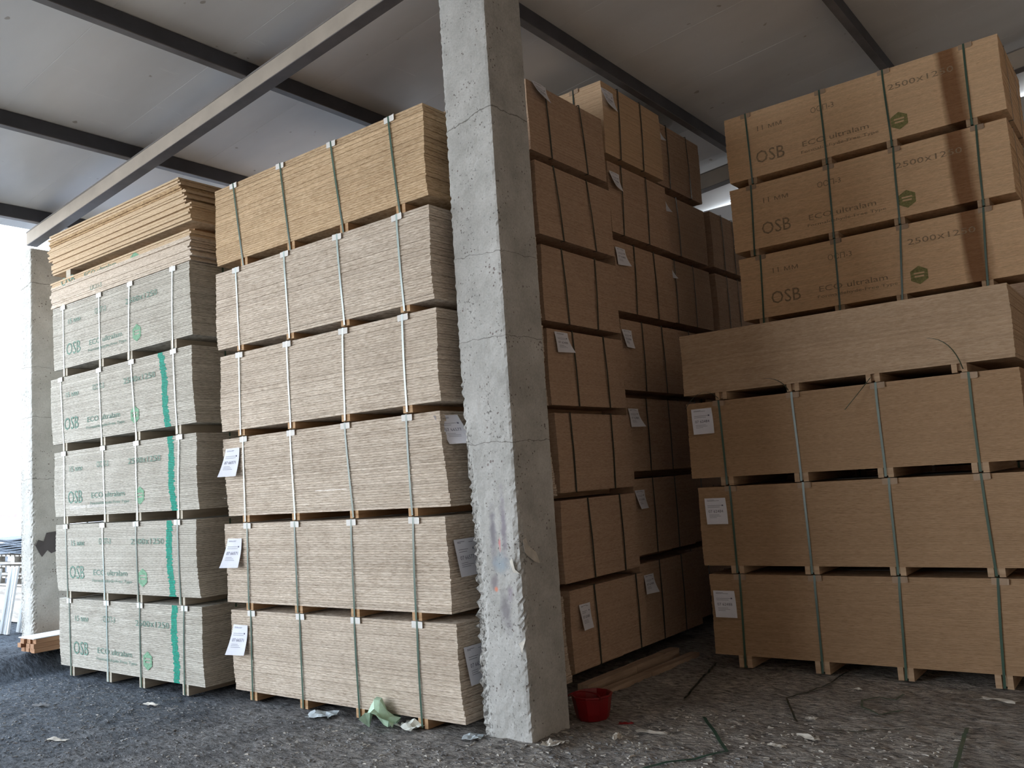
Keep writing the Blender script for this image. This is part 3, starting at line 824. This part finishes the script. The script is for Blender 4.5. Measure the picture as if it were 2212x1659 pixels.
for i, (z0, zb, zt) in enumerate(E2z):
    ss = [((.10, .48), (.10, .48)), ((.10, .48), (.10, .48)), ((.1, .5), (.1, .5)), ((.1, .5), (.1, .5)), ((.3, .75), (.3, .75)), ((.12, .48), (.08, .50)), ((.38, .86), (.38, .90))][i]
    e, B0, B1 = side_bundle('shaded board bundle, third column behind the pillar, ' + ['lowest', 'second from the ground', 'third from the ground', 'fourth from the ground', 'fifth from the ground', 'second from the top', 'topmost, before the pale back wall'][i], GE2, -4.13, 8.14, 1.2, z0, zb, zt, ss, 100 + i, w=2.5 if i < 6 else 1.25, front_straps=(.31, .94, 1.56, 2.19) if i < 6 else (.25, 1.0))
    if i in (4, 5, 6): paper(e, (2.512 if i < 6 else 1.262, .02, B1 - .06), .18, .17, .05, .03, rz=math.radians(90), curl='br', num='07 62484')
GF = 'bundles of the fourth column along the aisle'
Fz = [(.0, .09, .80), (.801, .876, 1.56), (1.561, 1.65, 2.33), (2.331, 2.41, 3.10), (3.101, 3.18, 3.87), (3.871, 3.95, 4.62)]
for i, (z0, zb, zt) in enumerate(Fz):
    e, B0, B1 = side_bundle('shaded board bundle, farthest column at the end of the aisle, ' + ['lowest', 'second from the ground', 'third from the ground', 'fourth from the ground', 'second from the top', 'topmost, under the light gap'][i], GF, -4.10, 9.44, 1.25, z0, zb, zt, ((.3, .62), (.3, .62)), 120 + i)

# --- right-hand stack, near row
GR = 'strapped plain bundles at the foot of the right-hand stack'
Rd = [(-3.255, 0.0, .094, .741, (.27, .88, 1.50, 2.14), (.25, .87, 1.47, 2.10), 'lowest, on the dirt floor'),
      (-3.29, .742, .813, 1.458, (.29, .90, 1.54, 2.15), (.29, .90, 1.53, 2.17), 'second from the ground'),
      (-3.33, 1.459, 1.538, 2.171, (.30, .92, 1.56, 2.19), (.31, .93, 1.56, 2.19), 'third from the ground')]
for i, (x0, z0, zb, zt, st, sb, pos) in enumerate(Rd):
    e, fr, B0, B1 = bundle('board_bundle', 'plain brown bundle with green straps, right-hand stack, ' + pos, GR, x0, 6.81, 2.5, 1.25, z0, zb, zt, 'osb_umber', .0125, st, sb,
                           'strap_green', 'bearer_brown', 'protector_brown', seed=140 + i, bw=.11, jx=.002, gap=.0002, jy=.0007, bow=.003, side=(.33, .9))
    paper(e, [(.03, -.012, B1 - .13), (.06, -.012, B1 - .09), (.05, -.012, B1 - .05)][i], .185, .215, .012, .012, num=['07 62488', '07 62484', '07 62484'][i])
    if i == 2:
        pass
# unstrapped sheets above
e, fr, B0, B1 = bundle('board_bundle', 'unstrapped pile of light brown boards in the right-hand stack, below the lettered bundles', GR, -3.337, 6.81, 2.5, 1.25, 2.172, 2.243, 2.76, 'osb_shelf', .0125,
                       (), (.33, .94, 1.55, 2.14), bearmat='bearer_brown', seed=150, bw=.10, jx=.002, gap=.0002, jy=.0007, bow=.003, cat='board pile')
# cut strap ends left on top of the third bundle
def band(name, pts, wdir, w, mat, label, cat='strap', group=None, t=.0015):
    o = MB().ribbon(pts, wdir, w, t).obj(name, M[mat]); return tag(o, label, cat, group)
GS = 'cut strap ends sticking out of the right-hand stack'
def arc(p0, p1, p2, n=9):
    P = [Vector(p) for p in (p0, p1, p2)]
    return [tuple((1 - t) ** 2 * P[0] + 2 * t * (1 - t) * P[1] + t * t * P[2]) for t in [i / (n - 1) for i in range(n)]]
band('strap_end', arc((-1.17, 6.80, 2.20), (-1.20, 6.69, 2.42), (-1.36, 6.70, 2.44)), (.3, 1, .1), .016, 'strap_green', 'long curved green strap end sticking up at the right of the unstrapped pile', group=GS)
band('strap_end', arc((-2.43, 6.80, 2.19), (-2.45, 6.70, 2.30), (-2.60, 6.71, 2.30)), (.3, 1, .1), .014, 'strap_dark', 'short curled strap end above the second green strap of the right-hand stack', group=GS)
band('strap_end', arc((-1.80, 6.80, 2.215), (-1.86, 6.72, 2.12), (-1.98, 6.70, 1.99)), (.3, 1, .3), .018, 'strap_green', 'straight green strap end hanging down in the middle of the right-hand stack', group=GS)
band('strap_end', arc((-3.02, 6.79, 2.19), (-3.12, 6.70, 2.34), (-3.30, 6.73, 2.13)), (.3, 1, .1), .008, 'strap_dark', 'thin looped strap end over the left note of the right-hand stack', group=GS)

# --- right-hand stack, back row (four hidden bundles and three lettered ones)
GU = 'bundles of the rear row of the right-hand stack'
for i, (z0, zb, zt) in enumerate([(0, .09, .75), (.751, .83, 1.50), (1.501, 1.58, 2.25), (2.251, 2.33, 2.985)]):
    bundle('board_bundle', 'board bundle in the rear row of the right-hand stack, ' + ['lowest', 'second from the ground', 'third from the ground', 'fourth, just under the lettered ones'][i], GU, -3.35, 8.3, 2.5, 1.25, z0, zb, zt, 'osb_brown', .0125,
           (.23, .97, 1.56, 2.25), None, 'strap_green', 'bearer_brown', 'protector_brown', seed=160 + i, side=(.33, .9))
Ud = [(-3.34, 2.986, 3.055, 3.682, (.23, .96, 1.55, 2.22), (.20, .94, 1.49, 2.18), 'lowest of the three'),
      (-3.366, 3.683, 3.756, 4.408, (.23, 1.00, 1.59, 2.27), (.20, .98, 1.57, 2.25), 'middle one of the three'),
      (-3.355, 4.409, 4.483, 5.155, (.23, .98, 1.56, 2.24), (.24, .98, 1.57, 2.23), 'topmost under the roof')]
for i, (x0, z0, zb, zt, st, sb, pos) in enumerate(Ud):
    e, fr, B0, B1 = bundle('board_bundle', 'lettered brown bundle with dark streak, high in the right-hand stack, ' + pos, 'lettered bundles high in the right-hand stack', x0, 8.3, 2.5, 1.25, z0, zb, zt, 'osb_upper', .0115, st, sb,
                           'strap_green', 'bearer_brown', 'protector_brown', seed=170 + i, jx=.002, gap=.0002, jy=.0007, bow=.003, side=(.33, .9))
    prints(e, fr, B0, B1, '11 мм', 'print_brown', 'logo_olive', yy=-.0034, sx=1.59)

# ------------------------------------------------------------------ things on the ground
def gz(x, y): return ground(x, y)
# red tub
def tub():
    e = thing('red_tub', (-3.38, 5.10, gz(-3.38, 5.10)), 'low red plastic tub on the floor behind the concrete pillar', 'tub')
    prof = [(.075, 0), (.105, .004), (.118, .05), (.135, .15), (.142, .155), (.142, .165), (.132, .165), (.125, .15), (.108, .05), (.098, .012), (0, .012)]
    n = 10; mb = MB()
    for (r, z) in prof:
        for k in range(n):
            a = 2 * math.pi * k / n; mb.v.append((r * math.cos(a), r * math.sin(a) * 1.05, z))
    for j in range(len(prof) - 1):
        for k in range(n): mb.f.append((j * n + k, j * n + (k + 1) % n, (j + 1) * n + (k + 1) % n, (j + 1) * n + k))
    mb.f.append(tuple(range(n - 1, -1, -1)))
    mb.obj('tub_body', M['red'], e)
    mb = MB()
    for k in range(n + 1):
        a = math.pi * k / n; mb.v += [(.13 * math.cos(a), .14 * math.sin(a) * .3 - .09, .16 + .03 * math.sin(a)), (.13 * math.cos(a), .14 * math.sin(a) * .3 - .096, .16 + .03 * math.sin(a)), (.13 * math.cos(a), .14 * math.sin(a) * .3 - .096, .152 + .03 * math.sin(a)), (.13 * math.cos(a), .14 * math.sin(a) * .3 - .09, .152 + .03 * math.sin(a))]
    for k in range(n):
        for j in range(4): mb.f.append((4 * k + j, 4 * k + (j + 1) % 4, 4 * k + 4 + (j + 1) % 4, 4 * k + 4 + j))
    mb.obj('handle', M['red'], e)
tub()
# planks lying along the stack behind the pillar
for k, (xa, ya, L, h, wd, lb) in enumerate([(-3.80, 5.62, 1.45, .07, .09, 'old wooden beam lying along the foot of the stack behind the pillar, nearer the boards'),
                                         (-3.66, 5.50, 1.62, .04, .08, 'old wooden plank lying along the foot of the stack behind the pillar, nearer the aisle')]):
    mb = MB(); seg = 6
    for i in range(seg):
        mb.box(-wd / 2 + .003 * math.sin(i), wd / 2 + .003 * math.cos(i * 2), i * L / seg, (i + 1) * L / seg, 0, h + .003 * math.sin(i * 3))
    o = mb.obj('old_plank', M['old_wood']); o.location = (xa, ya, gz(xa, ya + .5) + .002); o.rotation_euler = (0, 0, -.02 - .02 * k)
    tag(o, lb, 'plank', 'old planks by the aisle')
# timber pile beyond the leftmost stack
k = 0
for r in range(3):
    for c in range(4):
        mb = MB(); wv = random.Random(r * 7 + c)
        mb.box(0, .078, 0, 2.9, 0, .044)
        o = mb.obj('timber_batten', M['timber']); o.location = (-9.76 + c * .083 + wv.uniform(-.002, .002), 4.13 + wv.uniform(-.03, .03), .20 + r * .046)
        tag(o, 'reddish timber batten in the low pile left of the leftmost stack', 'batten', 'battens of the low timber pile')
mb = MB().box(0, .34, 0, 2.9, 0, .008); o = mb.obj('thin_board', M['white_sheet']); o.location = (-9.765, 4.12, .20 + 3 * .046 + .001)
tag(o, 'thin pale sheet lying on the low timber pile', 'board')

# outside, beyond the left pillar
def outside():
    for k in range(6):
        mb = MB(); X = -11.45 + .085 * k
        # folded sheet with raised ribs, leaning
        n = 5
        for j in range(n):
            a = j * .05
            mb.hexa([(a, -.01, 0), (a + .046, -.01, 0), (a + .046, 0.012, 0), (a, .012, 0), (a + .03, .10, .78), (a + .076, .10, .78), (a + .076, .122, .78), (a + .03, .122, .78)])
            if j % 2: mb.hexa([(a + .044, -.022, 0), (a + .054, -.022, 0), (a + .054, 0.012, 0), (a + .044, .012, 0), (a + .074, .088, .78), (a + .084, .088, .78), (a + .084, .122, .78), (a + .074, .122, .78)])
        o = mb.obj('leaning_sheet', M['white_sheet']); o.location = (X - .25 + .03 * k, 4.52 + .15 * k, ground(X, 4.6) + .005)
        tag(o, 'white folded metal sheet leaning outside beyond the left pillar', 'sheet', 'white sheets leaning outside')
    for k in range(3):
        e = thing('pallet', (-13.2, 5.25, .2 + .145 * k + .45), ['weathered pallet outside beyond the left pillar, lowest', 'weathered pallet outside beyond the left pillar, middle', 'weathered pallet outside beyond the left pillar, topmost'][k], 'pallet', 'pallets outside on the left')
        for j in range(3):
            MB().box(0, 1.2, j * .35, j * .35 + .1, 0, .022).obj('bottom_board', M['grey_wood'], e)
            for i in range(3): MB().box(i * .53, i * .53 + .12, j * .35, j * .35 + .1, .022, .10).obj('block', M['grey_wood'], e)
        for j in range(9): MB().box(j * .135, j * .135 + .1, 0, .8, .10, .122).obj('deck_board', M['grey_wood'], e)
    mb = MB().box(0, 1.25, 0, .9, 0, .45); o = mb.obj('timber_block', M['grey_wood']); o.location = (-13.2, 5.22, .19)
    tag(o, 'grey stack of sawn wood under the pallets outside', 'timber')
    e = thing('roofing_felt_stack', (-13.3, 5.2, 1.095), 'dark sheets of roofing felt stacked on the pallets outside', 'roofing sheets')
    for k in range(9):
        mb = MB(); n = 10; zz = k * .021
        for j in range(n):
            a0, a1 = j / n, (j + 1) / n; f = lambda t: .012 * math.sin(7 * t + k)
            mb.hexa([(a0 * 1.5, 0, zz + f(a0)), (a1 * 1.5, 0, zz + f(a1)), (a1 * 1.5, .9, zz + f(a1)), (a0 * 1.5, .9, zz + f(a0)), (a0 * 1.5, 0, zz + .016 + f(a0)), (a1 * 1.5, 0, zz + .016 + f(a1)), (a1 * 1.5, .9, zz + .016 + f(a1)), (a0 * 1.5, .9, zz + .016 + f(a0))])
        mb.obj('felt_sheet', M['tar'], e)
    e = thing('wrapped_load', (-21.0, 8.6, .17), 'tall load wrapped in white film with pink tape, outside on the left', 'load')
    mb = MB(); n = 14
    for j in range(n + 1):
        a = j / n
        for zz in (0, .9, 1.7, 2.4): mb.v.append((a * 5, .10 * math.sin(a * 23 + zz * 2) + .05 * math.sin(a * 51), zz + .08 * math.sin(a * 9) * (zz > 2)))
        for zz in (2.4, 0): mb.v.append((a * 5, 2.0, zz))
    for j in range(n):
        for i in range(6):
            i2 = (i + 1) % 6; mb.f.append((j * 6 + i, (j + 1) * 6 + i, (j + 1) * 6 + i2, j * 6 + i2))
    mb.f.append(tuple(range(6))); mb.f.append(tuple(n * 6 + i for i in range(5, -1, -1)))
    mb.obj('film_wrap', M['film'], e)
    MB().box(0, 5, -.18, -.165, 1.35, 1.41).obj('tape', M['pink'], e)
outside()

# litter and loose straps on the floor
def crumple(name, x, y, w, d, h, mat, label, cat, seed, rz=0.0, group=None, n=7):
    rr = random.Random(seed); mb = MB()
    top = []
    for s in (0, 1):
        for j in range(n):
            for i in range(n):
                u, v = i / (n - 1) - .5, j / (n - 1) - .5
                q = noise.noise(Vector((u * 3 + seed, v * 3, seed * 1.7)))
                q2 = noise.noise(Vector((u * 7 + seed, v * 7, seed)))
                e_ = 1 - .35 * abs(noise.noise(Vector((u * 4, v * 4, seed + 9))))
                zz = max(0, h * (.5 + q + .6 * q2) * (1 - 1.2 * max(abs(u), abs(v)))) + .004
                mb.v.append((u * w * e_ * (1 + .3 * q2), v * d * e_, zz + (.0015 if s else 0)))
    k = n * n
    for j in range(n - 1):
        for i in range(n - 1):
            a = j * n + i
            mb.f.append((a, a + n, a + n + 1, a + 1)); mb.f.append((k + a, k + a + 1, k + a + n + 1, k + a + n))
    bd = [i for i in range(n)] + [j * n + n - 1 for j in range(1, n)] + [(n - 1) * n + i for i in range(n - 2, -1, -1)] + [j * n for j in range(n - 2, 0, -1)]
    for a, b2 in zip(bd, bd[1:] + bd[:1]): mb.f.append((a, b2, k + b2, k + a))
    o = mb.obj(name, M[mat]); o.location = (x, y, gz(x, y)); o.rotation_euler = (0, 0, rz)
    return tag(o, label, cat, group)
GLt = 'scraps of litter on the floor'
def gp(u, v):      # where a spot of the photographed floor lies
    d = w_of(((u - 1106) / F, (v - 829.5) / F, 1)); k_ = -1.64 / d.z
    return d.x * k_, d.y * k_
for (u, v, w, d, h, mt, lb, rz) in [
    (828, 1566, .27, .20, .24, 'bag', 'crumpled green and white plastic bag under the stack left of the pillar', .3),
    (886, 1572, .20, .12, .07, 'bag_pale', 'small torn green bag by the right bearer of the stack left of the pillar', -.2),
    (694, 1546, .22, .10, .06, 'scrap_blue', 'grey-blue crushed paper on the ground before the stack left of the pillar', .3),
    (1022, 1597, .14, .10, .03, 'scrap_blue', 'flat grey scrap at the left foot of the concrete pillar', .4),
    (1333, 1592, .09, .05, .05, 'scrap', 'pale folded scrap of paper on the floor right of the pillar', 1.2),
    (1410, 1582, .20, .05, .015, 'scrap', 'clear flat strip of film on the shaded floor', .1),
    (1745, 1590, .16, .05, .02, 'scrap', 'torn cardboard strip before the right-hand stack', -.4),
    (1752, 1552, .07, .04, .02, 'scrap', 'small cardboard scrap left of the green coil', 0),
    (1675, 1609, .10, .04, .02, 'scrap', 'pale splinter of board on the lit ground in the lower middle', 0),
    (1853, 1488, .06, .03, .015, 'scrap', 'tiny pale scrap at the foot of the right-hand stack', 0),
    (2160, 1515, .22, .06, .02, 'scrap', 'long cardboard scrap at the far right of the floor', -.3),
    (88, 1522, .20, .04, .03, 'chip', 'dark splinter of wood on the earth near the lower left corner', .2),
    (124, 1597, .20, .035, .03, 'scrap', 'pale broken stick on the earth at lower left', .3),
    (327, 1522, .16, .035, .025, 'scrap', 'pale splinter lying before the leftmost stack', .1),
    (1352, 1560, .10, .05, .02, 'red', 'small red scrap on the floor right of the tub', .2)]:
    x, y = gp(u, v)
    crumple('litter_scrap', x, y, w, d, h, mt, lb, 'litter', int(u), rz, GLt)
x, y = gp(1195, 1612)
crumple('litter_scrap', x, y, .12, .10, .05, 'scrap', 'dirty rag with a bright edge at the right foot of the pillar', 'litter', 77, .2, GLt)
def floor_band(uv, label, w=.017, mat='strap_dark', lift=.012, kinds='strap'):
    pts = []
    P = [gp(*q) for q in uv]
    for (a, b2) in zip(P[:-1], P[1:]):
        n = max(2, int(math.hypot(a[0] - b2[0], a[1] - b2[1]) / .06))
        for i in range(n):
            t = i / n; x = a[0] + (b2[0] - a[0]) * t; y = a[1] + (b2[1] - a[1]) * t
            pts.append((x, y, ground(x, y) + lift))
    pts.append((P[-1][0], P[-1][1], ground(*P[-1]) + lift))
    # side direction must vary along the run: build as a small tube-like band
    mb = MB(); K = len(pts)
    for i, p in enumerate(pts):
        d = (Vector(pts[min(i + 1, K - 1)]) - Vector(pts[max(0, i - 1)])); d.z = 0
        s = Vector((-d.y, d.x, 0)).normalized() * w / 2 if d.length > 1e-6 else Vector((w / 2, 0, 0))
        c = Vector(p)
        for q in (c - s, c + s, c + s + Vector((0, 0, .0018)), c - s + Vector((0, 0, .0018))): mb.v.append(tuple(q))
    for i in range(K - 1):
        for j in range(4): mb.f.append((4 * i + j, 4 * i + (j + 1) % 4, 4 * i + 4 + (j + 1) % 4, 4 * i + 4 + j))
    mb.f.append((3, 2, 1, 0)); e_ = 4 * (K - 1); mb.f.append((e_, e_ + 1, e_ + 2, e_ + 3))
    o = mb.obj('cut_strap', M[mat]); return tag(o, label, kinds, 'cut straps lying on the floor')
floor_band([(1546, 1432), (1530, 1452), (1500, 1484), (1478, 1508)], 'dark strap piece on the floor at the dark mouth of the aisle')
floor_band([(1832, 1451), (1790, 1478), (1740, 1495), (1699, 1508), (1710, 1535), (1722, 1560)], 'long bent dark strap on the floor left of the coil', .014)
floor_band([(1519, 1548), (1545, 1585), (1570, 1620), (1500, 1637), (1440, 1648), (1370, 1665)], 'kinked dark strap running to the lower edge in the middle', .022, 'strap_green')
floor_band([(1760, 1578), (1850, 1580), (1955, 1574)], 'straight dark strip lying before the green coil', .010)
floor_band([(2090, 1570), (2078, 1610), (2062, 1665)], 'green strap lying towards the lower right corner', .022, 'strap_green')
floor_band([(1950, 1535), (1900, 1543), (1862, 1530), (1862, 1512), (1900, 1505), (1935, 1512), (1952, 1500)], 'loose coil of green strap on the floor before the right-hand stack', .016, 'strap_green')
floor_band([(1580, 1537), (1600, 1530)], 'short curled dark sliver on the shaded floor', .012)

# wood chips and stones trodden into the dirt (nobody could count them)
def chips(name, n, mat, seed, smin, smax, label, region):
    rr = random.Random(seed); mb = MB()
    for _ in range(n):
        x = rr.uniform(region[0], region[1]); y = region[2] + (region[3] - region[2]) * rr.random() ** region[4]
        if (-3.83 < x < -3.36 and 4.38 < y < 4.86) or (x < -3.85 and y > 4.2) or (x > -3.4 and y > 6.7) or (-3.6 < x < -3.1 and 4.9 < y < 5.35): continue
        if mat == 'chip_light' and rr.random() > sstep(-6.5, -2.6, x) + .04: continue
        s = rr.uniform(smin, smax); a = rr.gauss(0, .7) ; l = s * rr.uniform(1.2, 3.2); h = s * rr.uniform(.15, .5)
        ca, sa = math.cos(a), math.sin(a); z = ground(x, y) - .001
        tilt = rr.uniform(-.3, .3)
        k = len(mb.v)
        for (u, v, q) in ((-1, -1, 0), (1, -.7, 0), (.8, 1, 0), (-.9, .8, 0), (-.6, -.6, 1), (.7, -.4, 1), (.5, .6, 1), (-.5, .5, 1)):
            px, py = u * l / 2 * rr.uniform(.8, 1.1), v * s / 2 * rr.uniform(.8, 1.1)
            mb.v.append((x + px * ca - py * sa, y + px * sa + py * ca, z + q * h + u * tilt * s * .3))
        mb.f += [tuple(k + i for i in f) for f in ((4, 5, 6, 7), (0, 1, 5, 4), (1, 2, 6, 5), (2, 3, 7, 6), (3, 0, 4, 7))]
    o = mb.obj(name, M[mat], kind='stuff'); return tag(o, label, 'debris', kind='stuff')
chips('wood_chips', 9000, 'chip', 3, .005, .016, 'grey wood chips and grit trodden into the dirt floor', (-9.2, -1.0, 2.7, 4.8, 1.0))
chips('pale_chips', 5200, 'chip_light', 4, .004, .016, 'paler splinters of board strewn over the dirt floor', (-7.5, -1.2, 2.7, 5.6, .8))
